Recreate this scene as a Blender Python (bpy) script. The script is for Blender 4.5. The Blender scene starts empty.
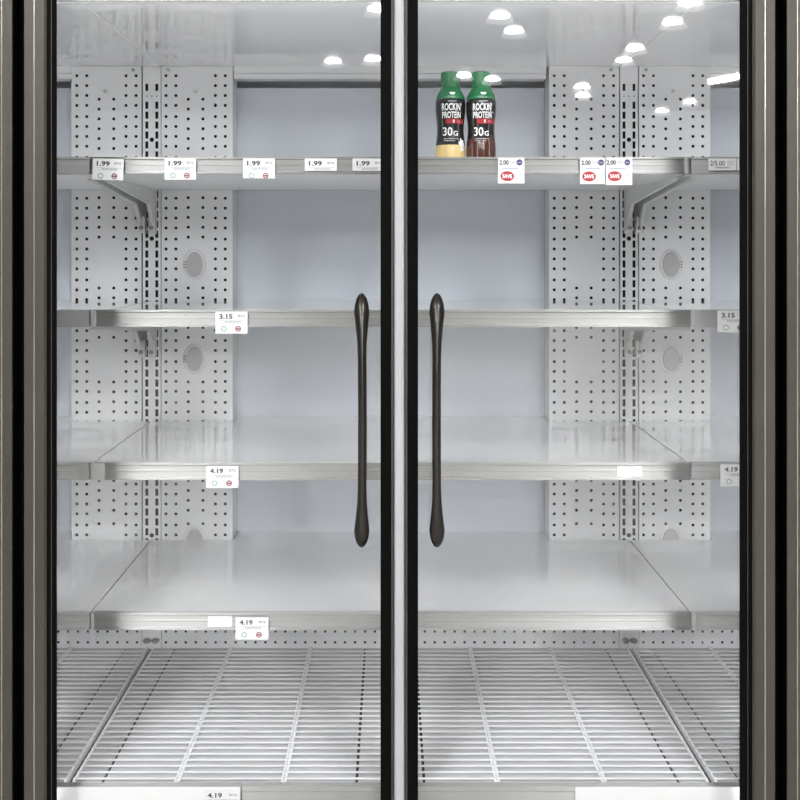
import bpy, bmesh, math, random
from mathutils import Vector, Matrix
from mathutils.geometry import delaunay_2d_cdt

random.seed(4)
scene = bpy.context.scene
C = scene.collection

# ------------------------------------------------------------------ camera
F, VX, VY, CZ = 1072.0, 390.0, 252.0, 1.5       # focal length (px), vanishing point, eye height
cam_d = bpy.data.cameras.new('camera')
cam = bpy.data.objects.new('camera', cam_d); C.objects.link(cam)
cam.location = (0, 0, CZ); cam.rotation_euler = (math.pi/2, 0, 0)
cam_d.sensor_width = 36; cam_d.lens = F/800*36
cam_d.shift_x = (400-VX)/800; cam_d.shift_y = -(400-VY)/800
cam_d.clip_end = 200
scene.camera = cam

# ------------------------------------------------------------------ world, exposure
w = bpy.data.worlds.new('store_ambience'); scene.world = w; w.use_nodes = True
bg = w.node_tree.nodes['Background']
bg.inputs[0].default_value = (0.95, 0.93, 0.90, 1); bg.inputs[1].default_value = .20
scene.view_settings.view_transform = 'Standard'
scene.view_settings.look = 'None'
scene.view_settings.gamma = 1
scene.view_settings.use_curve_mapping = False
scene.view_settings.exposure = -0.20

SIDE_W, MID_W, TOP_W = .62, .55, .27        # powers of the LED strips and the added canopy fill

# ------------------------------------------------------------------ materials
def mat(name, col, rough=.5, metal=0., coat=0., bump=None, emit=None, var=0., vscale=6., aniso=0., spec=.5):
    m = bpy.data.materials.new(name); m.use_nodes = True
    nt = m.node_tree; b = nt.nodes['Principled BSDF']
    b.inputs['Base Color'].default_value = (*col, 1)
    b.inputs['Roughness'].default_value = rough
    b.inputs['Metallic'].default_value = metal
    b.inputs['Coat Weight'].default_value = coat
    b.inputs['Coat Roughness'].default_value = .010
    b.inputs['Specular IOR Level'].default_value = spec
    if aniso:
        b.inputs['Anisotropic'].default_value = aniso
        cv = nt.nodes.new('ShaderNodeCombineXYZ'); cv.inputs[2].default_value = 1
        nt.links.new(cv.outputs[0], b.inputs['Tangent'])
    if emit:
        b.inputs['Emission Color'].default_value = (*emit[0], 1)
        b.inputs['Emission Strength'].default_value = emit[1]
    tc = nt.nodes.new('ShaderNodeTexCoord')
    if var:
        n = nt.nodes.new('ShaderNodeTexNoise'); n.inputs['Scale'].default_value = vscale
        n.inputs['Detail'].default_value = 4
        nt.links.new(tc.outputs['Object'], n.inputs['Vector'])
        r = nt.nodes.new('ShaderNodeValToRGB')
        r.color_ramp.elements[0].position = .3; r.color_ramp.elements[1].position = .7
        r.color_ramp.elements[0].color = (*[c*(1-var) for c in col], 1)
        r.color_ramp.elements[1].color = (*[min(1, c*(1+var)) for c in col], 1)
        nt.links.new(n.outputs['Fac'], r.inputs['Fac'])
        nt.links.new(r.outputs['Color'], b.inputs['Base Color'])
    if bump:
        mp = nt.nodes.new('ShaderNodeMapping'); mp.inputs['Scale'].default_value = bump[0]
        n2 = nt.nodes.new('ShaderNodeTexNoise'); n2.inputs['Scale'].default_value = bump[1]
        bp = nt.nodes.new('ShaderNodeBump'); bp.inputs['Strength'].default_value = bump[2]
        bp.inputs['Distance'].default_value = .002
        nt.links.new(tc.outputs['Object'], mp.inputs['Vector'])
        nt.links.new(mp.outputs['Vector'], n2.inputs['Vector'])
        nt.links.new(n2.outputs['Fac'], bp.inputs['Height'])
        nt.links.new(bp.outputs['Normal'], b.inputs['Normal'])
    return m

M = {}
M['panel']  = mat('white_enamel_panel', (.83, .835, .85), .34, bump=((1,1,1), 60, .04), var=.02)
M['wall']   = mat('pale_blue_liner', (.68, .715, .775), .38, var=.03, vscale=3)
M['ceil']   = mat('glossy_white_ceiling', (.85, .85, .86), .12, coat=1., spec=.25, var=.02)
M['shelf']  = mat('glossy_shelf_enamel', (.72, .72, .73), .14, coat=1., spec=.25, var=.025, vscale=9)
M['pan']    = mat('grey_deck_sheet', (.53, .53, .545), .55, var=.05, vscale=20)
M['wire']   = mat('white_coated_wire', (.62, .62, .64), .6, spec=.25)
M['support'] = mat('white_support_wire', (.86, .86, .88), .5)
M['alu']    = mat('brushed_aluminium', (.37, .368, .36), .50, 1., bump=((.05, 10, 220), 6, .06), aniso=1.)
M['alu2']   = mat('clear_holder_plastic', (.36, .36, .355), .30, .4)
M['dullrail'] = mat('dull_rail_cover', (.40, .40, .395), .42, .35, bump=((.05, 10, 220), 6, .06))
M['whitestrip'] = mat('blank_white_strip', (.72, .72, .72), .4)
M['zinc']   = mat('zinc_bracket', (.70, .71, .70), .36, .35, var=.05, vscale=40)
M['bolt']   = mat('steel_bolt', (.32, .32, .31), .35, .9)
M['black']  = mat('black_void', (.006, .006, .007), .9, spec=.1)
M['bronze'] = mat('bronze_anodised_frame', (.046, .041, .033), .42, .35, bump=((300, 300, 2), 3, .10), var=.05, vscale=12)
M['bronze_edge'] = mat('bronze_polished_bead', (.42, .40, .37), .25, .6)
M['gasket'] = mat('black_gasket', (.0025, .0025, .0022), .6, spec=.03)
M['mullion'] = mat('pale_grey_mullion', (.36, .35, .37), .5, var=.03)
M['hdark']  = mat('dark_bronze_handle', (.034, .031, .028), .26, .65)
M['case']   = mat('case_exterior', (.03, .028, .025), .5, .2)
M['lens']   = mat('led_lens', (.9, .9, .9), .4, emit=((1, 1, 1), .4))
M['oval']   = mat('grey_oval_cover', (.53, .515, .52), .28, coat=.4)
M['ovalrim'] = mat('white_oval_bezel', (.82, .82, .83), .25, coat=.4)
M['card']   = mat('price_card', (.68, .68, .68), .5)
M['ink']    = mat('black_print', (.02, .02, .025), .6)
M['inkgrey'] = mat('faint_grey_print', (.34, .35, .38), .6)
M['inkgreen'] = mat('green_print', (.05, .28, .17), .6)
M['inkmaroon'] = mat('maroon_print', (.20, .02, .03), .6)
M['inkred'] = mat('red_print', (.38, .008, .016), .55)
M['inkpurple'] = mat('purple_print', (.06, .04, .16), .6)
M['inkwhite'] = mat('white_print', (.9, .9, .9), .5)
M['cap']    = mat('green_cap', (.003, .135, .042), .35)
M['green']  = mat('green_shrink_film', (.004, .150, .048), .18, coat=.5)
M['label']  = mat('black_shrink_film', (.008, .008, .008), .20, coat=.5)
M['cream']  = mat('vanilla_film', (.80, .60, .27), .25, coat=.4)
M['brown']  = mat('chocolate_film', (.075, .022, .014), .15, coat=.6)
M['stfloor'] = mat('store_floor_tile', (.42, .40, .37), .35, var=.05, vscale=2)
M['stceil'] = mat('store_ceiling_deck', (.30, .30, .30), .8)
M['lampmetal'] = mat('lamp_housing', (.35, .35, .35), .4, .6)
M['lampglow'] = mat('lamp_glow', (.9, .9, .9), .4, emit=((.99, .99, 1), 1180))
M['aisleglow'] = mat('tube_glow', (.9, .9, .9), .4, emit=((.99, .99, 1), 170))
M['skirt'] = None
M['bronze_face'] = M['bronze']

def glass_material():
    m = bpy.data.materials.new('door_glass'); m.use_nodes = True
    nt = m.node_tree; nt.nodes.clear()
    out = nt.nodes.new('ShaderNodeOutputMaterial')
    mix = nt.nodes.new('ShaderNodeMixShader')
    tr = nt.nodes.new('ShaderNodeBsdfTransparent'); tr.inputs[0].default_value = (.985, .99, .988, 1)
    gl = nt.nodes.new('ShaderNodeBsdfGlossy'); gl.inputs['Roughness'].default_value = .012
    lw = nt.nodes.new('ShaderNodeLayerWeight'); lw.inputs['Blend'].default_value = .5
    pw = nt.nodes.new('ShaderNodeMath'); pw.operation = 'POWER'; pw.inputs[1].default_value = 5
    ml = nt.nodes.new('ShaderNodeMath'); ml.operation = 'MULTIPLY_ADD'
    ml.inputs[1].default_value = .96; ml.inputs[2].default_value = .04
    nt.links.new(lw.outputs['Facing'], pw.inputs[0]); nt.links.new(pw.outputs[0], ml.inputs[0])
    nt.links.new(ml.outputs[0], mix.inputs[0])
    nt.links.new(tr.outputs[0], mix.inputs[1]); nt.links.new(gl.outputs[0], mix.inputs[2])
    nt.links.new(mix.outputs[0], out.inputs[0])
    return m
M['glass'] = glass_material()
def acrylic_material():
    m = bpy.data.materials.new('lamp_acrylic'); m.use_nodes = True
    nt = m.node_tree; nt.nodes.clear()
    out = nt.nodes.new('ShaderNodeOutputMaterial'); mix = nt.nodes.new('ShaderNodeMixShader'); ad = nt.nodes.new('ShaderNodeAddShader')
    tr = nt.nodes.new('ShaderNodeBsdfTransparent'); tl = nt.nodes.new('ShaderNodeBsdfTranslucent')
    em = nt.nodes.new('ShaderNodeEmission'); em.inputs[1].default_value = 5.0
    mix.inputs[0].default_value = .22
    nt.links.new(tl.outputs[0], ad.inputs[0]); nt.links.new(em.outputs[0], ad.inputs[1])
    nt.links.new(tr.outputs[0], mix.inputs[1]); nt.links.new(ad.outputs[0], mix.inputs[2]); nt.links.new(mix.outputs[0], out.inputs[0])
    return m
M['skirt'] = acrylic_material()

# ------------------------------------------------------------------ helpers
def X(px, d): return (px-VX)*d/F
def Z(py, d): return CZ-(py-VY)*d/F
WL = {}                                                  # world position of roots and parts

def wloc(o): return WL.get(o.name, Vector((0, 0, 0)))

def root(name, loc, label, cat, group=None):
    o = bpy.data.objects.new(name, None); C.objects.link(o)
    o.empty_display_size = .05; o.location = loc; WL[o.name] = Vector(loc)
    tag(o, label, cat, group); return o

def tag(o, label=None, cat=None, group=None, kind=None):
    if label: o['label'] = label
    if cat: o['category'] = cat
    if group: o['group'] = group
    if kind: o['kind'] = kind
    return o

def link(name, me, m, parent=None, loc=(0, 0, 0)):
    """Link shared mesh data at a world position (loc) under a parent."""
    o = bpy.data.objects.new(name, me); C.objects.link(o)
    if m and not me.materials: me.materials.append(m)
    loc = Vector(loc); WL[o.name] = loc
    if parent: o.parent = parent; o.location = loc-wloc(parent)
    else: o.location = loc
    return o

def mesh_of(bm, name='mesh', smooth=False):
    me = bpy.data.meshes.new(name)
    bmesh.ops.recalc_face_normals(bm, faces=bm.faces[:])
    bm.to_mesh(me); bm.free()
    if smooth:
        for p in me.polygons: p.use_smooth = True
        if smooth != 'all':
            try: me.set_sharp_from_angle(angle=math.radians(38))
            except Exception: pass
    return me

def obj(name, bm, m, parent=None, smooth=False, bevel=0.):
    """A bmesh in world coordinates becomes one object with its origin at its centre."""
    if bevel:
        bmesh.ops.bevel(bm, geom=bm.edges[:], offset=bevel, segments=2, affect='EDGES', clamp_overlap=True)
    lo = Vector([min(v.co[i] for v in bm.verts) for i in range(3)])
    hi = Vector([max(v.co[i] for v in bm.verts) for i in range(3)])
    c = (lo+hi)/2
    for v in bm.verts: v.co -= c
    return link(name, mesh_of(bm, name, smooth), m, parent, c)

def box(bm, x0, x1, y0, y1, z0, z1):
    vs = [bm.verts.new(p) for p in ((x0,y0,z0),(x1,y0,z0),(x1,y1,z0),(x0,y1,z0),(x0,y0,z1),(x1,y0,z1),(x1,y1,z1),(x0,y1,z1))]
    for f in ((0,3,2,1),(4,5,6,7),(0,1,5,4),(1,2,6,5),(2,3,7,6),(3,0,4,7)): bm.faces.new([vs[i] for i in f])
    return bm

def bxo(name, x0, x1, y0, y1, z0, z1, m, parent=None, bevel=0.):
    return obj(name, box(bmesh.new(), x0, x1, y0, y1, z0, z1), m, parent, bevel=bevel)

def prism_x(bm, prof, x0, x1):
    """profile of (y,z) points swept along x"""
    a = [bm.verts.new((x0, y, z)) for y, z in prof]; b = [bm.verts.new((x1, y, z)) for y, z in prof]
    n = len(prof)
    bm.faces.new(a); bm.faces.new(b[::-1])
    for i in range(n): bm.faces.new((a[i], b[i], b[(i+1) % n], a[(i+1) % n]))
    return bm

def prism_z(bm, prof, z0, z1):
    a = [bm.verts.new((x, y, z0)) for x, y in prof]; b = [bm.verts.new((x, y, z1)) for x, y in prof]
    n = len(prof)
    bm.faces.new(a); bm.faces.new(b[::-1])
    for i in range(n): bm.faces.new((a[i], b[i], b[(i+1) % n], a[(i+1) % n]))
    return bm

def cyl(bm, p0, p1, r, n=10):
    p0, p1 = Vector(p0), Vector(p1); d = (p1-p0).normalized()
    u = d.orthogonal().normalized(); v = d.cross(u)
    ra = [bm.verts.new(p0+r*(math.cos(t)*u+math.sin(t)*v)) for t in [2*math.pi*i/n for i in range(n)]]
    rb = [bm.verts.new(p1+r*(math.cos(t)*u+math.sin(t)*v)) for t in [2*math.pi*i/n for i in range(n)]]
    bm.faces.new(ra[::-1]); bm.faces.new(rb)
    for i in range(n): bm.faces.new((ra[i], ra[(i+1) % n], rb[(i+1) % n], rb[i]))
    return bm

def lathe(bm, prof, cx, cy, z0, n=32, cap=True):
    rings = []
    for r, z in prof:
        rings.append([bm.verts.new((cx+r*math.cos(2*math.pi*i/n), cy+r*math.sin(2*math.pi*i/n), z0+z)) for i in range(n)])
    for a, b in zip(rings, rings[1:]):
        for i in range(n): bm.faces.new((a[i], a[(i+1) % n], b[(i+1) % n], b[i]))
    if cap: bm.faces.new(rings[0][::-1]); bm.faces.new(rings[-1])
    return bm

def loop_circle(cx, cz, r, n=8): return [(cx+r*math.cos(2*math.pi*(i+.5)/n), cz+r*math.sin(2*math.pi*(i+.5)/n)) for i in range(n)]
def loop_rect(cx, cz, hw, hh): return [(cx-hw, cz-hh), (cx+hw, cz-hh), (cx+hw, cz+hh), (cx-hw, cz+hh)]

def pierced_sheet(x0, x1, z0, z1, loops, t=.0016, flange=0.):
    """A sheet in the xz plane (front at y=0) with real holes, hole walls and optional side flanges going back."""
    outer = [(x0, z0), (x1, z0), (x1, z1), (x0, z1)]
    pts = list(outer); edges = [(0, 1), (1, 2), (2, 3), (3, 0)]
    for lp in loops:
        s = len(pts); pts += lp; n = len(lp)
        edges += [(s+i, s+(i+1) % n) for i in range(n)]
    vs, es, fs, ov, oe, of = delaunay_2d_cdt([Vector(p) for p in pts], edges, [], 0, 1e-7)
    boxes = [(min(p[0] for p in l), max(p[0] for p in l), min(p[1] for p in l), max(p[1] for p in l)) for l in loops]
    hole_of = {}
    base = 4
    for k, l in enumerate(loops):
        for i in range(len(l)): hole_of[base+i] = k
        base += len(l)
    bm = bmesh.new()
    bv = [bm.verts.new((v.x, 0, v.y)) for v in vs]
    vh = [{hole_of[o] for o in ov[i] if o in hole_of} for i in range(len(vs))]
    for f in fs:
        common = set.intersection(*[vh[i] for i in f])
        if common: continue
        try: bm.faces.new([bv[i] for i in f])
        except ValueError: pass
    loose = [v for v in bm.verts if not v.link_faces]
    for v in loose: bm.verts.remove(v)
    # hole walls and rim walls
    be = [e for e in bm.edges if len(e.link_faces) == 1]
    r = bmesh.ops.extrude_edge_only(bm, edges=be)
    nv = [g for g in r['geom'] if isinstance(g, bmesh.types.BMVert)]
    for v in nv:
        edge = abs(v.co.x-x0) < 1e-6 or abs(v.co.x-x1) < 1e-6
        v.co.y += flange if (flange and edge) else t
    return bm

def ellipse_disc(bm, cx, cz, rx, rz, y0, y1, n=28, dome=0.):
    a = [bm.verts.new((cx+rx*math.cos(2*math.pi*i/n), y1, cz+rz*math.sin(2*math.pi*i/n))) for i in range(n)]
    b = [bm.verts.new((cx+rx*.93*math.cos(2*math.pi*i/n), y0, cz+rz*.93*math.sin(2*math.pi*i/n))) for i in range(n)]
    for i in range(n): bm.faces.new((a[i], a[(i+1) % n], b[(i+1) % n], b[i]))
    bm.faces.new(b); bm.faces.new(a[::-1])
    return bm

def ring(bm, cx, cz, r0, r1, y, n=20):
    a = [bm.verts.new((cx+r0*math.cos(2*math.pi*i/n), y, cz+r0*math.sin(2*math.pi*i/n))) for i in range(n)]
    b = [bm.verts.new((cx+r1*math.cos(2*math.pi*i/n), y, cz+r1*math.sin(2*math.pi*i/n))) for i in range(n)]
    for i in range(n): bm.faces.new((a[i], a[(i+1) % n], b[(i+1) % n], b[i]))
    return bm

TXT = {}
def text_bm(s, width, height, bold=0.):
    """Lettering as flat geometry in the xz plane, box fitted to width x height, centred."""
    key = (s, bold)
    if key not in TXT:
        cu = bpy.data.curves.new('lettering', 'FONT'); cu.body = s; cu.resolution_u = 3; cu.offset = bold
        o = bpy.data.objects.new('lettering', cu); C.objects.link(o)
        dg = bpy.context.evaluated_depsgraph_get(); dg.update()
        me = bpy.data.meshes.new_from_object(o.evaluated_get(dg))
        TXT[key] = ([v.co.copy() for v in me.vertices], [list(p.vertices) for p in me.polygons])
        bpy.data.objects.remove(o); bpy.data.meshes.remove(me); bpy.data.curves.remove(cu)
    vs, fs = TXT[key]
    x0, x1 = min(v.x for v in vs), max(v.x for v in vs); y0, y1 = min(v.y for v in vs), max(v.y for v in vs)
    bm = bmesh.new()
    bv = [bm.verts.new((((v.x-x0)/(x1-x0)-.5)*width, 0, ((v.y-y0)/(y1-y0)-.5)*height)) for v in vs]
    for f in fs:
        try: bm.faces.new([bv[i] for i in f])
        except ValueError: pass
    return bm

def shift(bm, dx, dy, dz):
    for v in bm.verts: v.co += Vector((dx, dy, dz))
    return bm

# ------------------------------------------------------------------ main depths (metres in front of the eye)
DB, DW = 2.75, 2.83           # perforated panels, recessed back wall
DS = 2.186                    # front of the shelf rails
DK = 2.028                    # front of the deck rail
DD = 1.945                    # front of the door frames
DG = 1.953                    # glass
SB = F/DB                     # px per metre on the panel plane
UP = [X(151.6, DB), X(629.2, DB)]
XE = 1.46                     # half width of the case inside
ZDECK = Z(648, DB)
ZC = Z(66, DB)                # ceiling of the case

# ------------------------------------------------------------------ the store around
fl = bxo('floor', -14, 14, -24, 4, -.06, 0, M['stfloor']); tag(fl, 'pale store floor in front of the refrigerator', kind='structure')
ce = bxo('ceiling', -14, 14, -24, 4, 5.2, 5.3, M['stceil']); tag(ce, 'dark store ceiling carrying the pendant lamps', kind='structure')

# ------------------------------------------------------------------ refrigerator body
fr = root('display_refrigerator', (0, DB, 0), 'glass-door display refrigerator with bronze frames and a white perforated lining', 'refrigerator')
bxo('base', -XE-.06, XE+.06, DD+.05, DW+.15, 0, .30, M['case'], fr)
bxo('canopy', -XE-.06, XE+.06, DD+.04, DW+.15, ZC+.06, 2.32, M['case'], fr)
for s in (-1, 1):
    x0, x1 = sorted((s*XE, s*(XE+.06)))
    bxo('side_panel', x0, x1, DD+.04, DW+.15, .30, ZC+.06, M['wall'], fr)
ZS0, ZS1 = Z(88, DW), Z(79, DW)            # air slot along the top of the back wall
bxo('back_wall', -XE, XE, DW, DW+.03, ZDECK-.03, ZS0, M['wall'], fr)
bxo('air_slot_back', -XE, XE, DW+.10, DW+.15, ZS0-.10, ZC+.06, M['wall'], fr)
bxo('back_shell', -XE, XE, DW+.11, DW+.15, .30, ZS0-.10, M['case'], fr)
bxo('ceiling_panel', -XE, XE, DK, DW+.10, ZC, ZC+.05, M['ceil'], fr)
bxo('ceiling_front_rail', -XE, XE, DK-.01, DK+.004, ZC-.004, ZC+.06, M['whitestrip'], fr)
# header strip and its lip over the open slot
for a, b in ((-XE, UP[0]-80/SB), (UP[0]+82/SB, UP[1]-83/SB), (UP[1]+80/SB, XE)):
    bxo('header_strip', a, b, DB-.002, DB+.004, Z(73, DB), ZC, M['panel'], fr)
    bxo('header_lip', a, b, DB+.0045, DW-.03, Z(78.3, DB), Z(73.2, DB), M['panel'], fr)
for u in UP:
    bxo('ceiling_seam_strip', u-.024, u+.024, DK+.01, DB-.005, ZC-.0025, ZC+.001, M['ceil'], fr)

# pierced panels either side of each upright
ROWS, y = [], 75.7
for g in range(12):
    for k in range(4):
        ROWS.append(75.7+g*40.85+k*9.9)
INNER = [99.2+i*9.85 for i in range(15)]+[288+i*9.87 for i in range(6)]+[382+i*9.87 for i in range(14)]
INNER += [523.8]
def panel_mesh(cols, inner, x0, x1, zb, zt, oval):
    loops = []
    for c in cols:
        for r in ROWS:
            if r < 548: loops.append(loop_circle(c/SB, Z(r, DB), 1.66/SB))
    for c in inner:
        for r in INNER:
            if r < 530: loops.append(loop_circle(c/SB, Z(r, DB), 1.66/SB))
    return mesh_of(pierced_sheet(x0/SB, x1/SB, zb, zt, loops, flange=DW-DB-.002), 'perforated_panel')
ZPB, ZPT = Z(550, DB), ZC-.0005
pa = panel_mesh((-74.9, -64.9, -25.6, -15.6), (-52.6, -37.9), -80, -10.2, ZPB, ZPT, False)
pb = panel_mesh((14.4, 24.3, 63.8, 73.6), (36.6, 51.3), 9.8, 81, ZPB, ZPT, True)
# upright with its two rows of slots
sl = []
ys = 105.1
while ys < 545:
    for c in (-5, 5): sl.append(loop_rect(c/SB, Z(ys, DB), 1.5/SB, 3.6/SB))
    ys += 9.93
for c in (-5, 5): sl.append(loop_rect(c/SB, Z(87.2, DB), 1.5/SB, 3.6/SB))
for c in (-5, 0, 5): sl.append(loop_circle(c/SB, Z(96, DB), .75/SB, 6))
for yy in (139.6, 238.6, 337.5, 436.5, 535.5): sl.append(loop_circle(0, Z(yy, DB), 2.3/SB, 12))
um = mesh_of(pierced_sheet(-8.9/SB, 8.9/SB, ZPB, ZPT, sl, flange=.03), 'upright')
bolt_bm = cyl(bmesh.new(), (0, 0, 0), (0, -.004, 0), .0042, 12); bolt_me = mesh_of(bolt_bm, 'screw')

def oval_cover(parent, cx, cz, side):
    o = obj('oval_bezel', ellipse_disc(bmesh.new(), cx, cz, 11.6/SB, 15.4/SB, DB-.003, DB), M['ovalrim'], parent, smooth=True)
    c = obj('oval_cover', ellipse_disc(bmesh.new(), cx, cz, 8.3/SB, 12.6/SB, DB-.0055, DB-.003), M['oval'], parent, smooth=True)
    c['label'] = 'grey oval cover plate'
    if cz < .9: return o
    bm = bmesh.new()
    for dz in (-2.6, 0, 2.6):
        for dx in (0, 1.9): box(bm, cx+(side*9.3+dx-.95-.5)/SB, cx+(side*9.3+dx-.95+.5)/SB, DB-.0066, DB-.0030, cz+(dz-.7)/SB, cz+(dz+.7)/SB)
    obj('vent_slots', bm, M['bolt'], parent)
    return o

PANELS = []
for i, u in enumerate(UP):
    a = link('perforated_panel', pa, M['panel'], fr, (u, DB, 0))
    b = link('perforated_panel', pb, M['panel'], fr, (u, DB, 0))
    p = link('upright', um, M['panel'], fr, (u, DB+.002, 0))
    p['label'] = 'slotted white upright between the perforated panels'
    for c, o in ((-46.5, a), (43.8, b)): link('screw', bolt_me, M['bolt'], o, (u+c/SB, DB-.0002, Z(91, DB)))
    for c, o in ((-18.4, a), (16.6, b)): link('screw', bolt_me, M['bolt'], o, (u+c/SB, DB-.0002, Z(70, DB)))
    for yy in (264.5, 358.8, 541): oval_cover(b, u+(43 if i == 0 else 41.6)/SB, Z(yy, DB), -1 if i == 0 else 1)
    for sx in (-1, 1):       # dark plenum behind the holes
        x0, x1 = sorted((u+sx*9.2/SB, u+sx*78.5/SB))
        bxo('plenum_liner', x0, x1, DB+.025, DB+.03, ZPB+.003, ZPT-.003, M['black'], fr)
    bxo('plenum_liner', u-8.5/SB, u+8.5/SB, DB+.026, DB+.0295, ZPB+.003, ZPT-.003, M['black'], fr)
# lower pierced back panels under the lowest shelf
def low_panel(x0, x1, cols):
    lp = [loop_circle(c, Z(r, DB), 1.45/SB) for c in cols for r in (631.6, 642.4)]
    o = link('lower_pierced_panel', mesh_of(pierced_sheet(x0, x1, ZDECK-.002, ZPB-.018, lp), 'lower_pierced_panel'), M['panel'], fr, (0, DB, 0))
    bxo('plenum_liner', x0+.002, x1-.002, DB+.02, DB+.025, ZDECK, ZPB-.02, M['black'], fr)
low_panel(-XE+.002, UP[0]-10.2/SB, [X(137-k*9.85, DB) for k in range(33)])
low_panel(UP[0]+10.2/SB, UP[1]-10.2/SB, [X(165.8+k*9.96, DB) for k in range(46)])
low_panel(UP[1]+10.2/SB, XE-.002, [X(643.5+k*9.85, DB) for k in range(33)])
for u in UP:
    bxo('upright_foot', u-9.6/SB, u+9.6/SB, DB-.001, DB+.012, ZDECK-.002, ZPB-.018, M['panel'], fr)
    for s in (-4.2, 4.2):
        bm = bmesh.new()
        lathe(bm, [(.0105, 0), (.0105, .005), (.008, .012), (.003, .015)], 0, 0, 0, 14)
        for v in bm.verts: v.co = Vector((v.co.x, -v.co.z, v.co.y*.62))
        link('foot_bolt', mesh_of(bm, 'foot_bolt', True), M['bolt'], fr, (u+s/SB, DB-.001, Z(640, DB)))
# deck sheets with open slits between them
edges = [-XE]+[X(p, DB) for p in (125.5, 151.2, 175.2, 365, 415.5, 605.5, 629.8, 652)]+[XE]
for a, b in zip(edges, edges[1:]):
    bxo('deck_sheet', a+.0028, b-.0028, DK+.012, DB, ZDECK-.004, ZDECK, M['pan'], fr)
bxo('drain_tub', -XE, XE, DK, DW, .30, ZDECK-.06, M['black'], fr)
# deck front rail: bevelled aluminium with a joint
rail_prof = [(.014, 0), (-.002, 0), (-.002, -.004), (.0012, -.0062), (.0012, -.0135), (.0004, -.0145), (.0004, -.0175),
             (.0012, -.0185), (.0012, -.028), (-.002, -.030), (-.002, -.0342), (.014, -.0342)]
def rail_bm(x0, x1, y, zt, h=.0342):
    k = h/.0342
    return prism_x(bmesh.new(), [(y+a, zt+b*k) for a, b in rail_prof], x0, x1)
ZKR = Z(786, DK)
xj = X(241.5, DK)
for a, b in ((-XE, xj-.0006), (xj+.0006, XE)):
    obj('deck_rail', rail_bm(a, b, DK, ZKR, .07), M['alu'], fr)
for a, b in ((-XE, xj-.002), (X(575, DK), XE)):  # white strips paint the bright highlight onto the rail
    bxo('white_rail_highlight', a, b, DK-.0035, DK+.001, ZKR-.064, ZKR-.001, M['whitestrip'], fr, bevel=.001)
# mullions and LED strips behind the doors
def led(x, dirx, power, y=2.019, spread=96, z0=.46, z1=1.94, size=.016):
    ld = bpy.data.lights.new('led_light', 'AREA'); ld.shape = 'RECTANGLE'
    ld.size = size; ld.size_y = z1-z0; ld.energy = power; ld.color = (.97, .985, 1.0)
    ld.spread = math.radians(spread)
    lo = bpy.data.objects.new('led_light', ld); C.objects.link(lo)
    lo.parent = fr; lo.location = Vector((x, y, (z0+z1)/2))-wloc(fr)
    lo.rotation_euler = Vector(dirx).to_track_quat('-Z', 'Y').to_euler()
MC = X(399.3, DD)
bxo('mullion', MC-.028, MC+.028, 1.985, 2.008, .36, ZC+.06, M['mullion'], fr)
bxo('mullion_cover', MC-.0092, MC+.0092, DD+.008, 1.985, .36, ZC+.06, M['mullion'], fr, bevel=.001)
MS = [(X(-30, 2.01), X(50, 2.01)), (X(744, 2.01), X(828, 2.01))]
for a, b in MS: bxo('mullion', a, b, 1.985, 2.008, .36, ZC+.06, M['gasket'], fr)
bxo('led_strip', -1.40, 1.40, 2.032, 2.044, ZC-.003, ZC, M['lens'], fr)  # canopy strip and its lights, added to brighten the upper case
for xc in (-1.0, -.33, .33, 1.0):
    ld = bpy.data.lights.new('canopy_fill_light', 'AREA'); ld.shape = 'RECTANGLE'; ld.size = .62; ld.size_y = .012
    ld.energy = TOP_W; ld.color = (.97, .985, 1.0); ld.spread = math.radians(120)
    lo = bpy.data.objects.new('canopy_fill_light', ld); C.objects.link(lo); lo.parent = fr
    lo.location = Vector((xc, 2.052, ZC-.010))-wloc(fr)
    lo.rotation_euler = Vector((0, 1, -.4)).to_track_quat('-Z', 'Y').to_euler()
def strip(x0, x1):
    bxo('led_strip', x0, x1, 2.008, 2.016, .52, 1.94, M['lens'], fr)
strip(MC-.012, MC+.012)
led(MC-.016, (-1, .5, 0), MID_W); led(MC+.016, (1, .5, 0), MID_W)
for k, (a, b) in enumerate(MS):
    inner, outer = (b, a) if k == 0 else (a, b)
    s = 1 if k == 0 else -1
    strip(*sorted((inner-s*.006, inner-s*.024))); strip(*sorted((outer+s*.006, outer+s*.024)))
    led(inner-s*.012, (s, .52, 0), SIDE_W); led(outer+s*.012, (-s, .52, 0), SIDE_W)

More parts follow.
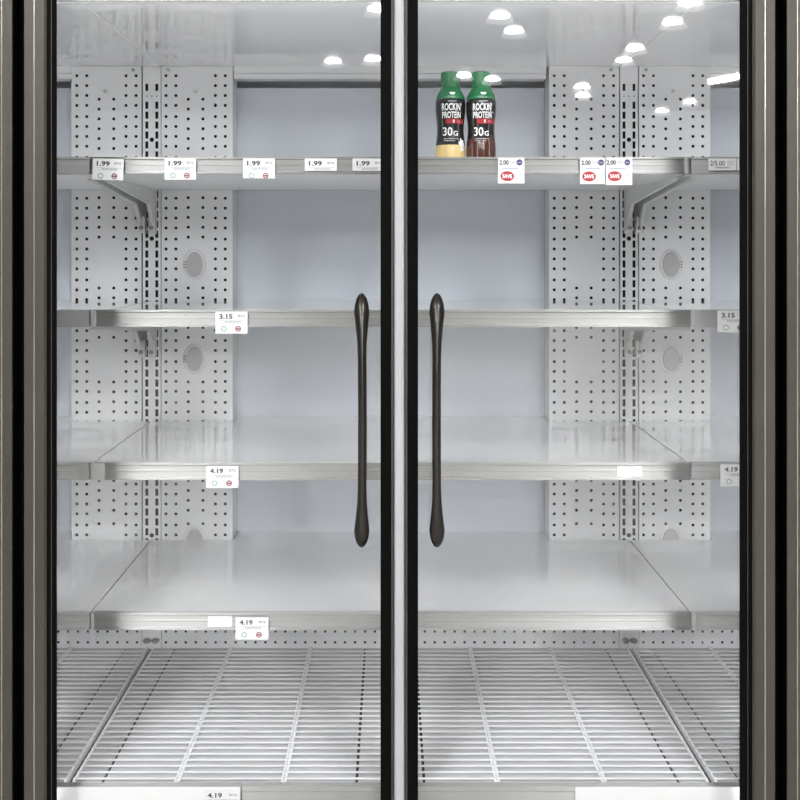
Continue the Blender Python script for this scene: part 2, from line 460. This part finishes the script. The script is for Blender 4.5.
# ------------------------------------------------------------------ doors
Z0D, Z1D = .34, 2.12
def handle_mesh(s):
    """spoon-ended bow handle; s=+1 leans its flat face to +x"""
    bm = bmesh.new(); n = 14; rings = []
    zt, zb = Z(293, DD-.006), Z(547, DD-.006); H = zt-zb
    ts = [0, .006, .02, .045, .075, .11, .15, .19, .25, .35, .5, .65, .75, .81, .85, .89, .925, .955, .98, .994, 1]
    for t in ts:
        e = min(t, 1-t)
        if e <= .08: hw = .0140*math.sqrt(max(1-((.08-e)/.08)**2, .004))
        else: hw = .0140+(.0078-.0140)*min(1, (e-.08)/.13)**.8
        bow = -.012-.036*math.sin(math.pi*min(1, max(0, t)))**.55
        hd = .006+.55*hw if e > .03 else .004+.4*hw
        ringv = []
        for i in range(n):
            a = 2*math.pi*i/n
            cx, sy = math.cos(a), math.sin(a)
            # ridge on the front face
            x = hw*cx; y = hd*sy*(1.0 if sy > 0 else 1.15)
            ringv.append(bm.verts.new((x+s*.0022*math.sin(math.pi*t), bow+y*.8, zb+H*(1-t))))
        rings.append(ringv)
    for a, b in zip(rings, rings[1:]):
        for i in range(n): bm.faces.new((a[i], a[(i+1) % n], b[(i+1) % n], b[i]))
    bm.faces.new(rings[0]); bm.faces.new(rings[-1][::-1])
    # feet that hold the bar on the glass
    for zz in (zt-.025, zb+.025): cyl(bm, (0, -.016, zz), (0, .0035, zz), .008, 14)
    return mesh_of(bm, 'handle', 'all')
H_ME = {s: handle_mesh(s) for s in (-1, 1)}

def door(xh, xf, hx, label, bw=.0172):
    """xh = hinge edge, xf = free edge"""
    s = 1 if xf > xh else -1
    w1 = 22/F*DD; w2 = 33/F*DD
    # hinge stile: two faces, a polished bead and an inner bead
    prof = [(0, 0), (.0175, 0), (.0175, .004), (.0185, .004), (.0185, 0), (.0355, 0), (.0396, .003), (.0396, .04), (0, .04)]
    bm = prism_z(bmesh.new(), [(xh+s*a, DD+b) for a, b in prof], Z0D, Z1D)
    d = obj('door', bm, M['bronze'], fr); d['label'] = label
    obj('stile_bead', box(bmesh.new(), *sorted((xh+s*.0176, xh+s*.0190)), DD-.0015, DD+.004, Z0D, Z1D), M['bronze_edge'], d)
    obj('hinge_gasket', box(bmesh.new(), *sorted((xh-s*.0002, xh-s*.0016)), DD+.002, DD+.041, Z0D, Z1D), M['gasket'], d)
    xi = xh+s*.0398
    obj('glass_border', box(bmesh.new(), *sorted((xi, xi+s*bw)), DD+.004, DG-.0003, Z0D+.06, Z1D-.06), M['gasket'], d)
    obj('edge_bead', box(bmesh.new(), *sorted((xi+s*.008, xi+s*.0092)), DD+.0025, DD+.004, Z0D+.06, Z1D-.06), M['case'], d)
    fe = sorted((xf, xf-s*13.3/F*DD))
    obj('free_edge_profile', box(bmesh.new(), *fe, DD+.002, DG+.02, Z0D, Z1D), M['gasket'], d, bevel=.0012)
    obj('free_edge_lip', box(bmesh.new(), *sorted((xf-s*.0006, xf-s*.0046)), DD-.0005, DD+.0025, Z0D, Z1D), M['case'], d)
    a, b = sorted((xh+s*.0407, xf-s*13.4/F*DD))
    obj('top_rail', box(bmesh.new(), a, b, DD, DD+.04, Z1D-.06, Z1D), M['bronze'], d, bevel=.002)
    obj('bottom_rail', box(bmesh.new(), a, b, DD, DD+.04, Z0D, Z0D+.06), M['bronze'], d, bevel=.002)
    g = obj('glass_pane', box(bmesh.new(), a, b, DG, DG+.006, Z0D+.061, Z1D-.061), M['glass'], d)
    g['label'] = 'clear glass reflecting the pendant lamps of the store'
    h = link('handle', H_ME[s], M['hdark'], d, (hx, DD+.006, 0)); h['label'] = 'dark bronze spoon-ended pull handle'
XL0, XL1 = X(24.2, DD), X(393.8, DD)
XR0, XR1 = X(775, DD), X(404.8, DD)
door(XL0, XL1, X(361.3, DD-.03), 'door with its handle on the right')
door(XR0, XR1, X(437.5, DD-.03), 'door with its handle on the left', .0222)
gap = 12.2/F*DD
door(XL0-gap, XL0-gap-.68, XL0-gap-.62, 'neighbouring door, only its frame edge in view')
door(XR0+gap, XR0+gap+.68, XR0+gap+.62, 'neighbouring door, only its frame edge in view')

# ------------------------------------------------------------------ wire racks on the deck
PIT = (X(151.6+79.6, DB)-X(151.6, DB))
def wire_rack(x0, x1, lines, label):
    r = root('wire_rack', ((x0+x1)/2, (DK+DB)/2, ZDECK), label, 'wire rack', 'wire racks on the deck')
    z = ZDECK+.0050
    cw = mesh_of(cyl(bmesh.new(), (-(x1-x0)/2, 0, 0), ((x1-x0)/2, 0, 0), .0022, 8), 'cross_wire', True)
    y = DK+.030; n = 0
    while y < DB-.012:
        link('cross_wire', cw, M['wire'], r, ((x0+x1)/2, y, z)); y += .0252
    sw = mesh_of(cyl(bmesh.new(), (0, DK+.02-2.39, 0), (0, DB-.008-2.39, 0), .0027, 8), 'support_wire', True)
    for l in lines:
        link('support_wire', sw, M['support'], r, (l, 2.39, z-.0010))
        if min(abs(l-u0), abs(l-u1)) > .02: link('support_wire', sw, M['support'], r, (l+.0060, 2.39, z-.0010))
    return r
u0, u1 = UP
wire_rack(-XE+.01, u0-.006, [u0-.009]+[u0-PIT*k-.003 for k in (1, 2, 3, 4)], 'white wire rack on the deck, at the left door edge')
wire_rack(u0+.004, u1-.004, [u0+.007]+[u0+PIT*k-.003 for k in range(1, 6)]+[u1-.007], 'widest white wire rack, on the deck in the middle of the refrigerator')
wire_rack(u1+.006, XE-.01, [u1+.009]+[u1+PIT*k-.003 for k in (1, 2, 3, 4)], 'white wire rack on the deck, at the right door edge')

# ------------------------------------------------------------------ shelves
LEV = [('top', Z(157, DS), 0.0015), ('second', Z(310, DS), .0075), ('third', Z(463, DS), .003), ('lowest', Z(613, DS), .001)]
def bracket_mesh(side):
    bm = bmesh.new()
    pr = [(DB-.002, 0), (2.24, 0), (2.24, -.007), (2.64, -.041), (2.695, -.098), (2.705, -.112), (DB-.002, -.112)]
    prism_x(bm, pr, -.0015, .0015)
    for p, q in ((2, 3), (3, 4)):          # folded lip along the lower edge
        (ya, za), (yb, zb_) = pr[p], pr[q]
        a = [bm.verts.new(v) for v in ((0, ya, za), (side*.008, ya, za), (side*.008, yb, zb_), (0, yb, zb_))]
        b = [bm.verts.new(v) for v in ((0, ya, za-.002), (side*.008, ya, za-.002), (side*.008, yb-.002, zb_), (0, yb-.002, zb_))]
        bm.faces.new(a); bm.faces.new(b[::-1])
        for i in range(4): bm.faces.new((a[i], b[i], b[(i+1) % 4], a[(i+1) % 4]))
    for v in bm.verts: v.co.y -= DB
    return mesh_of(bm, 'bracket')
BR = {s: bracket_mesh(s) for s in (-1, 1)}
bb = bmesh.new(); cyl(bb, (0, 0, 0), (0, -.008, 0), .0055, 6); cyl(bb, (0, -.008, 0), (0, -.013, 0), .0032, 8)
BOLT2 = mesh_of(bb, 'bracket_bolt')
foot = mesh_of(box(bmesh.new(), -.0085, .0085, -.058, -.050, -.112, -.070), 'bracket_foot')

def shelf(k, sec):
    name, zt, dz = LEV[k]
    x0, x1 = {'l': (-XE+.005, u0-.0016), 'm': (u0+.0016, u1-.0016), 'r': (u1+.0016, XE-.005)}[sec]
    where = {'l': 'cut off by the left door edge', 'm': 'in the middle between the uprights', 'r': 'cut off by the right door edge'}[sec]
    nm = {'top': 'topmost', 'second': 'second from top', 'third': 'third from top', 'lowest': 'lowest'}[name]
    extra = ' holding the bottles' if (k == 0 and sec == 'm') else ''
    r = root('metal_shelf', ((x0+x1)/2, (DS+DB)/2, zt-.034), '%s white metal shelf%s, %s' % (nm, extra, where), 'shelf', 'refrigerator shelves')
    nb = []                                            # back outline with notches round the panel boxes
    A, B = 80.6/SB, 82.4/SB
    if sec == 'm':  nb = [(x1, DB-.0065), (u1-A, DB-.0065), (u1-A, DW-.002), (u0+B, DW-.002), (u0+B, DB-.0065), (x0, DB-.0065)]
    elif sec == 'l': nb = [(x1, DB-.0065), (u0-A, DB-.0065), (u0-A, DW-.002), (x0, DW-.002)]
    else: nb = [(x1, DW-.002), (u1+B, DW-.002), (u1+B, DB-.0065), (x0, DB-.0065)]
    obj('shelf_deck', prism_z(bmesh.new(), [(x0, DS+.0145), (x1, DS+.0145)]+nb, zt-.0335, zt-dz), M['shelf'], r)
    obj('under_tray', prism_z(bmesh.new(), [(x0+.004, DS+.016), (x1-.004, DS+.016), (x1-.004, DB-.012), (x0+.004, DB-.012)], zt-.0348, zt-.0336), M['panel'], r)
    off = {0: -.0, 1: 0, 2: 0, 3: 0}[k]
    obj('price_rail', rail_bm(x0, x1, DS, zt), M['alu' if sec == 'm' else 'dullrail'], r)
    for u, s in ((u0, 1), (u1, -1)) if sec == 'm' else (((u0, -1),) if sec == 'l' else ((u1, 1),)):
        b = link('bracket', BR[s], M['zinc'], r, (u+s*.0128, DB, zt-.0349))
        f = link('bracket_foot', foot, M['zinc'], b, (u+s*.0128, DB, zt-.0349))
        link('bracket_bolt', BOLT2, M['bolt'], b, (u+s*.0128, DB-.058, zt-.0349-.098))
    return r
SH = {(k, s): shelf(k, s) for k in range(4) for s in 'lmr'}
def holder(k, sec, p0, p1, m='alu2', grow=.001):
    zt = LEV[k][1]
    bxo('label_holder', X(p0, DS), X(p1, DS), DS-.0042, DS+.001, zt-.0335-grow, zt-.0008+grow, M[m], SH[(k, sec)], bevel=.0006)
def inset(k, sec, p0, p1):
    zt = LEV[k][1]
    bxo('blank_strip', X(p0, DS), X(p1, DS), DS-.0012, DS+.001, zt-.0275, zt-.0065, M['whitestrip'], SH[(k, sec)])
holder(1, 'l', 59, 89.3); holder(1, 'm', 91.2, 96.4)
holder(1, 'r', 690.5, 717); 
holder(2, 'l', 79, 89.3); holder(2, 'm', 91.2, 105)
inset(2, 'm', 617, 642)
holder(3, 'm', 91.2, 94.2); inset(3, 'm', 208, 232)
holder(0, 'm', 684, 687.5)
holder(3, 'r', 696, 700)

# ------------------------------------------------------------------ price tags
def price_tag(k, x0, x1, y0, y1, price, kind, label, d=DS, tilt=0.):
    dd = d-.0065
    ax, bx_ = X(x0, dd), X(x1, dd); zt, zb = Z(y0, dd), Z(y1, dd)
    cx, cz = (ax+bx_)/2, (zt+zb)/2; pw = 1/F*dd                    # one pixel in metres
    o = obj('price_tag', box(bmesh.new(), ax, bx_, dd, dd+.0009, zb, zt), M['card'])
    tag(o, label, 'price tag', 'price tags on the shelf rails')
    bxo('tag_clip', cx-.006, cx+.006, dd+.0009, d-.0005, zt-.010, zt-.006, M['alu2'], o)
    fy = dd-.0003
    def put(name, bm, m, px, py):
        for v in bm.verts: v.co += Vector((X(px, dd), fy, Z(py, dd)))
        return obj(name, bm, M[m], o)
    def bars(name, rects, m):
        bm = bmesh.new()
        for a, b, c, e in rects: box(bm, X(a, dd), X(b, dd), fy, dd, Z(e, dd), Z(c, dd))
        obj(name, bm, M[m], o)
    W = x1-x0
    if kind == 'tall' or kind == 'short':
        tw = 14.5 if W > 33 else 13.2
        put('price_print', text_bm(price, tw*pw, 5.0*pw, .034), 'ink', x0+4+tw/2, y0+4.9)
        bars('faint_print', [(x0+W*.70, x0+W*.78, y0+3.2, y0+5.6), (x0+W*.80, x0+W*.84, y0+3.0, y0+5.4), (x0+W*.86, x0+W*.91, y0+3.4, y0+5.8)], 'inkgrey')
        bars('code_lines', [(x0+3.6, x0+W*.93, y0+9.0, y0+9.45)]+[(x0+W*.30+i*1.35, x0+W*.30+i*1.35+.8, y0+9.6, y0+11.6) for i in range(12)], 'inkgrey')
    if kind == 'tall':
        put('green_symbol', ring(bmesh.new(), 0, 0, 2.0*pw, 2.75*pw, 0), 'inkgreen', x0+W*.265, y0+17.2)
        bm = ring(bmesh.new(), 0, 0, 1.85*pw, 2.9*pw, 0); box(bm, -1.6*pw, 1.6*pw, 0, .0002, -.9*pw, .7*pw)
        put('dark_symbol', bm, 'inkmaroon', x0+W*.71, y0+17.2)
    if kind == 'small':
        put('price_print', text_bm(price, 14.5*pw, 4.8*pw, .006), 'ink', x0+9, y0+4.6)
        bars('faint_print', [(x0+19, x0+26, y0+2.4, y0+3.0), (x0+19, x0+25, y0+4.2, y0+4.8), (x0+19, x0+25.5, y0+6.0, y0+6.6)], 'inkgrey')
        bars('code_lines', [(x0+7, x0+21, y0+8.2, y0+9.8)], 'inkgrey')
    if kind == 'save':
        put('price_print', text_bm(price, 9.4*pw, 4.8*pw, .035), 'ink', x0+6.0, y0+4.9)
        bars('faint_print', [(x0+12.2+i*1.5, x0+13.0+i*1.5, y0+3.6, y0+5.8) for i in range(4)]+[(x0+20.5, x0+24.6, y0+16.4, y0+17.0), (x0+20.5, x0+24, y0+18.0, y0+18.5)], 'inkgrey')
        bars('code_lines', [(x0+4.5, x0+20, y0+10.2, y0+11.3)], 'inkgrey')
        bm = bmesh.new(); ring(bm, 0, 0, 0.0004*1, 3.1*pw, 0)
        put('purple_badge', bm, 'inkpurple', x0+W-5.0, y0+4.8)
        bm = bmesh.new(); box(bm, -1.9*pw, 1.9*pw, -.0002, 0, -.55*pw, .35*pw)
        put('badge_bar', bm, 'inkgrey', x0+W-5.0, y0+4.8)
        e = ellipse_disc(bmesh.new(), 0, 0, 6.9*pw, 5.0*pw, -.0002, .0003)
        put('save_badge', e, 'inkred', x0+W*.35, y0+18.6)
        put('save_print', shift(text_bm('SAVE', 9.6*pw, 4.0*pw, .03), 0, -.0004, 0), 'inkwhite', x0+W*.35, y0+18.6)
    if tilt:
        o.rotation_euler = (0, tilt, 0)
    return o

price_tag(0, 92.5, 123.5, 158.8, 180, '1.99', 'tall', 'white 1.99 price tag on the top shelf rail, nearest the left door frame', tilt=.03)
price_tag(0, 164.5, 196, 158.3, 179.6, '1.99', 'tall', 'second white 1.99 price tag from the left on the top shelf rail')
price_tag(0, 243, 275, 158.4, 178.4, '1.99', 'tall', 'third 1.99 price tag from the left, with circles, on the top rail')
price_tag(0, 304.8, 337, 158.5, 170.8, '1.99', 'short', 'short 1.99 price tag without circles, midway on the top rail')
price_tag(0, 352.5, 384.5, 158.5, 170.8, '1.99', 'short', 'short 1.99 price tag half hidden by the black door edge')
price_tag(0, 498, 524.5, 157.6, 183.4, '2.00', 'save', '2.00 price tag with red SAVE oval, beside the bottles')
price_tag(0, 580, 606, 157.8, 184, '2.00', 'save', '2.00 SAVE price tag, left of the touching pair')
price_tag(0, 605.2, 632.3, 157.6, 185, '2.00', 'save', '2.00 SAVE price tag, right of the touching pair')
price_tag(0, 708.5, 736, 158.6, 170.4, '2/5.00', 'small', '2/5.00 price tag on the top rail')
price_tag(0, 737, 764, 158.6, 170.4, '2/5.00', 'small', 'price tag cut off by the right door edge on the top rail')
price_tag(1, 215.3, 247.5, 311.6, 333.6, '3.15', 'tall', '3.15 price tag at the left on the second shelf rail')
price_tag(1, 717.5, 749.5, 310.4, 332, '3.15', 'tall', '3.15 price tag on the second rail, cut off by the right door edge')
price_tag(2, 206, 238.5, 466, 488, '4.19', 'tall', '4.19 price tag at the left on the third shelf rail')
price_tag(2, 720.5, 753, 464.5, 486.5, '4.19', 'tall', '4.19 price tag on the third rail, cut off by the right door edge')
price_tag(3, 235.5, 268.5, 617.5, 639.5, '4.19', 'tall', '4.19 price tag on the lowest shelf rail')
price_tag(4, 203.5, 240, 790.5, 815, '4.19', 'tall', '4.19 price tag on the deck rail, cut off by the bottom of the picture', d=DK)

# ------------------------------------------------------------------ bottles
def wrap(bm, cx, cy, rad, z):
    """bend flat lettering round a bottle of radius rad, facing the camera"""
    for v in bm.verts:
        a = v.co.x/rad; zz = v.co.z
        v.co = Vector((cx+rad*math.sin(a), cy-rad*math.cos(a), z+zz))
    return bm
def bottle(px, flavour, label, lab_px):
    d = 2.285; cx = X(px, d); z0 = LEV[0][1]-LEV[0][2]; k = d/F
    r = root('protein_drink_bottle', (cx, d, z0), label, 'bottle', 'bottles on the top shelf')
    ztop = Z(72.5, d)-z0
    def hz(py): return Z(py, d)-z0
    R = [(14.3, 163), (14.9, 158), (15, 150), (14.5, 143), (13.6, 136), (13.3, 130), (13.7, 123), (14.7, 115), (15.1, 108), (15.0, 102), (14.2, 97.5), (12.6, 93.5), (10.6, 90), (9.4, 87.5)]
    def rad(py):
        for (ra, ya), (rb, yb) in zip(R, R[1:]):
            if yb <= py <= ya: return (ra+(rb-ra)*(ya-py)/(ya-yb))*k
        return R[0][0]*k
    def seg(name, ya, yb, m, e=0., parent=r):
        ys = [ya-(ya-yb)*i/14 for i in range(15)]
        return obj(name, lathe(bmesh.new(), [(rad(y)+e, hz(y)) for y in ys], cx, d, z0, 40), M[m], parent, smooth='all')
    base_y = VY-(z0-CZ)*F/d
    mid = lab_px
    seg('lower_wrap', base_y, mid, 'cream' if flavour == 'v' else 'brown')
    lab = seg('label_sleeve', mid, 100.5, 'label', .0001)
    seg('shoulder', 100.5, 88, 'green')
    capb = bmesh.new(); n = 48; pr = [(9.2, 88), (9.7, 86.5), (9.7, 85), (9.2, 84.4), (9.6, 83.6), (9.6, 75), (9.2, 73), (8.4, 72.5), (5, 72.5)]
    lathe(capb, [(a*k, hz(b)) for a, b in pr], cx, d, z0, n)
    for v in capb.verts:
        dx, dy = v.co.x-cx, v.co.y-d; i = round(math.atan2(dy, dx)/(2*math.pi)*n)
        if i % 2 and math.hypot(dx, dy) > 9.3*k: v.co.x = cx+dx*.97; v.co.y = d+dy*.97
    obj('cap', capb, M['cap'], r)
    def pr_(name, s, wpx, hpx, py, m, dx=0, bold=0.):
        bm = text_bm(s, wpx*k, hpx*k, bold); rr = max(rad(py-hpx/2), rad(py+hpx/2))+.0006
        for v in bm.verts: v.co.x += dx*k
        obj(name, wrap(bm, cx, d, rr, z0+hz(py)), M[m], lab)
    def patch(name, x0, x1, y0, y1, m, e=.0004):
        bm = bmesh.new(); nx = 14; cols = []
        for i in range(nx+1):
            xx = (x0+(x1-x0)*i/nx)*k
            cols.append([])
            for j in range(5):
                yy = y0+(y1-y0)*j/4; rr = rad(yy)+e; a = xx/(14*k)
                cols[-1].append(bm.verts.new((cx+rr*math.sin(a), d-rr*math.cos(a), z0+hz(yy))))
        for a, b in zip(cols, cols[1:]):
            for j in range(4): bm.faces.new((a[j], b[j], b[j+1], a[j+1]))
        return obj(name, bm, M[m], lab)
    pr_('brand_print', "ROCKIN'", 20.5, 7.4, 108.6, 'inkwhite', .6, .02)
    pr_('brand_print', 'PROTEIN', 19.5, 6.6, 116.6, 'inkwhite', .4, .02)
    patch('brand_bar', -3, 5, 102.4, 103.4, 'inkgrey')
    patch('red_band', -5.5, 14.5, 120.4, 125.0, 'inkred')
    patch('red_band_print', 2, 3.2, 121.2, 124.2, 'inkwhite', .0007); patch('red_band_print', 6, 9.5, 122.2, 123.2, 'inkgrey', .0007)
    pr_('protein_amount_print', '30', 9.6, 8.6, 133.0, 'inkwhite', -3.6, .012)
    pr_('protein_amount_print', 'G', 4.6, 5.0, 134.8, 'inkwhite', 4.6, .02)
    for i, (a, b) in enumerate(((139.6, 140.5), (141.8, 142.5))): patch('small_print', -7.5, 7-3*i, a, b, 'inkgrey')
    # white splash mark on the green shoulder
    bm = bmesh.new()
    for pts in (((-3.2, 1.7), (-1.6, -1.5), (-.2, -1.5), (-1.4, 1.7)), ((-.9, 1.7), (-.6, -1.5), (.9, -1.5), (.9, 1.7)), ((1.4, 1.7), (.2, -1.5), (1.8, -1.5), (3.2, 1.7))):
        bm.faces.new([bm.verts.new(((p+1.2)*k, 0, q*k*.75)) for p, q in pts])
    for v in bm.verts:
        yy = 95.2-v.co.z/k; rr = rad(yy)+.0007; a = v.co.x/rr
        v.co = Vector((cx+rr*math.sin(a), d-rr*math.cos(a), z0+hz(yy)))
    obj('shoulder_mark', bm, M['inkwhite'], r)
    if flavour == 'v':                               # pale flower at the lower right
        for ang, ln in ((95, 9), (70, 7.5), (120, 6), (40, 5.5), (-50, 5), (-95, 4.5)):
            bm = bmesh.new(); m_ = 10; ca, sa = math.cos(math.radians(ang)), math.sin(math.radians(ang)); pts = []
            for i in range(m_):
                t = 2*math.pi*i/m_; lx = (ln/2)*(1+math.cos(t)); lz = 1.5*math.sin(t)
                xx, yy = 10.6+lx*ca-lz*sa, 148-(lx*sa+lz*ca)
                rr = rad(min(yy, 157))+.0008+.0001*(ang % 3); a = xx/14.0
                pts.append(bm.verts.new((cx+rr*math.sin(a), d-rr*math.cos(a), z0+hz(yy))))
            bm.faces.new(pts); obj('flower_petal', bm, M['inkwhite'], lab)
    else:
        patch('splash_mark', 7.5, 9.0, 104, 118, 'inkgrey')
        patch('splash_mark', 9.0, 13.0, 113, 114.5, 'inkgrey')
    return r
bottle(450.4, 'v', 'black and green protein drink bottle with a cream base, on the top shelf', 146)
bottle(481.0, 'c', 'black and green protein drink bottle with a chocolate-brown base, on the top shelf', 139)

# ------------------------------------------------------------------ store lamps, seen mirrored in the door glass, and added ones out of view
LAMP_H = 3.1
def lamp_prof(bm, prof, n=20): return lathe(bm, prof, 0, 0, 0, n, cap=False)
sk = mesh_of(lamp_prof(bmesh.new(), [(.085, .10), (.12, .075), (.155, .02), (.185, -.045), (.19, -.05), (.18, -.045), (.15, .02), (.115, .07), (.08, .095)]), 'lamp_shade', 'all')
ls = mesh_of(lathe(bmesh.new(), [(.02, .016), (.10, .018), (.124, .024), (.118, .040), (.09, .064), (.05, .074), (.02, .076)], 0, 0, 0, 20), 'lamp_bulb', 'all')
hs = mesh_of(lathe(bmesh.new(), [(.085, .095), (.09, .13), (.07, .20), (.03, .23), (.01, .235)], 0, 0, 0, 16), 'lamp_housing', 'all')
cd = mesh_of(cyl(bmesh.new(), (0, 0, .23), (0, 0, 5.2-CZ-LAMP_H), .008, 8), 'lamp_cord')
LAMPS = [(333, 63, 'mirrored over the air slot, left of the middle door edge'),
         (373, 61, 'mirrored low and touching the left black door edge'),
         (378, 11, 'mirrored high, half hidden by the left black door edge'),
         (500, 18, 'mirrored above the bottles, higher of the two'),
         (514, 33, 'mirrored above the bottles, lower of the two'),
         (690, 5, 'mirrored highest of the diagonal row at the upper right'),
         (673, 24, 'mirrored second highest of the diagonal row at the upper right'),
         (635, 50, 'mirrored third highest of the diagonal row at the upper right'),
         (624, 62, 'mirrored lowest of the diagonal row, over the right upright'),
         (582, 88, 'mirrored on the panel left of the right upright, upper one'),
         (583, 97, 'mirrored on the panel left of the right upright, lower one'),
         (662, 112, 'mirrored right of the right upright, smaller and lower one'),
         (690, 103, 'mirrored right of the right upright, under the strip light'),
         (464, 77, 'mirrored between the two green bottle caps'),
         (492, 81, 'mirrored at the right of the right green bottle cap')]
LAMPS += [(118, -35, 'added over the aisle at the far left, out of view'), (163, -70, 'added over the aisle at the left, out of view'),  # extra unseen lamps, added to balance the light
          (205, -30, 'added over the aisle left of the middle, out of view'), (142, -110, 'added over the near aisle at the left, out of view'),
          (66, -60, 'added over the aisle beside the left door frame, out of view'), (724, -60, 'added over the aisle beside the right door frame, out of view')]
for px, py, where in LAMPS:
    L = LAMP_H*F/(VY-py)
    p = Vector(((px-VX)/F*L, 2*DG-L, CZ+LAMP_H))
    r = root('pendant_lamp', p, 'bright dome lamp '+where, 'lamp', 'store pendant lamps')
    link('lamp_shade', sk, M['skirt'], r, p); link('lamp_bulb', ls, M['lampglow'], r, p)
    link('lamp_housing', hs, M['lampmetal'], r, p); link('lamp_cord', cd, M['lampmetal'], r, p)
def mirrored(px, py, h):
    L = h*F/(VY-py); return Vector(((px-VX)/F*L, 2*DG-L, CZ+h))
A, B = mirrored(710, 81.5, 3.1), mirrored(746, 74.5, 3.1)
r = root('strip_light', (A+B)/2, 'long store strip light mirrored in the glass at the upper right', 'lamp')
obj('tube', cyl(bmesh.new(), A, B, .045, 12), M['lampglow'], r)
obj('tray', cyl(bmesh.new(), A+Vector((0, 0, .08)), B+Vector((0, 0, .08)), .05, 12), M['lampmetal'], r)
for q in (A, B): obj('hanger', cyl(bmesh.new(), q+Vector((0, 0, .08)), (q.x, q.y, 5.2), .01, 8), M['lampmetal'], r)

# rows of tube light over the aisle in front of the doors: they make the bright bands on the rails
for sx, lb in ((-1, 'left'), (1, 'right')):
    A, B = Vector((sx*1.62, -3.0, 4.6)), Vector((sx*1.62, -.1, 4.6))
    r = root('strip_light', (A+B)/2, 'tube light over the aisle, mirrored as the %s bright patches on the rails' % lb, 'lamp', 'aisle tube lights')
    obj('tube', cyl(bmesh.new(), A, B, .06, 12), M['aisleglow'], r)
    obj('tray', box(bmesh.new(), sx*1.62-.09, sx*1.62+.09, -3.05, -.05, 4.665, 4.72), M['lampmetal'], r)
    for q in (A, B): obj('hanger', cyl(bmesh.new(), q+Vector((0, 0, .12)), (q.x, q.y, 5.2), .01, 8), M['lampmetal'], r)
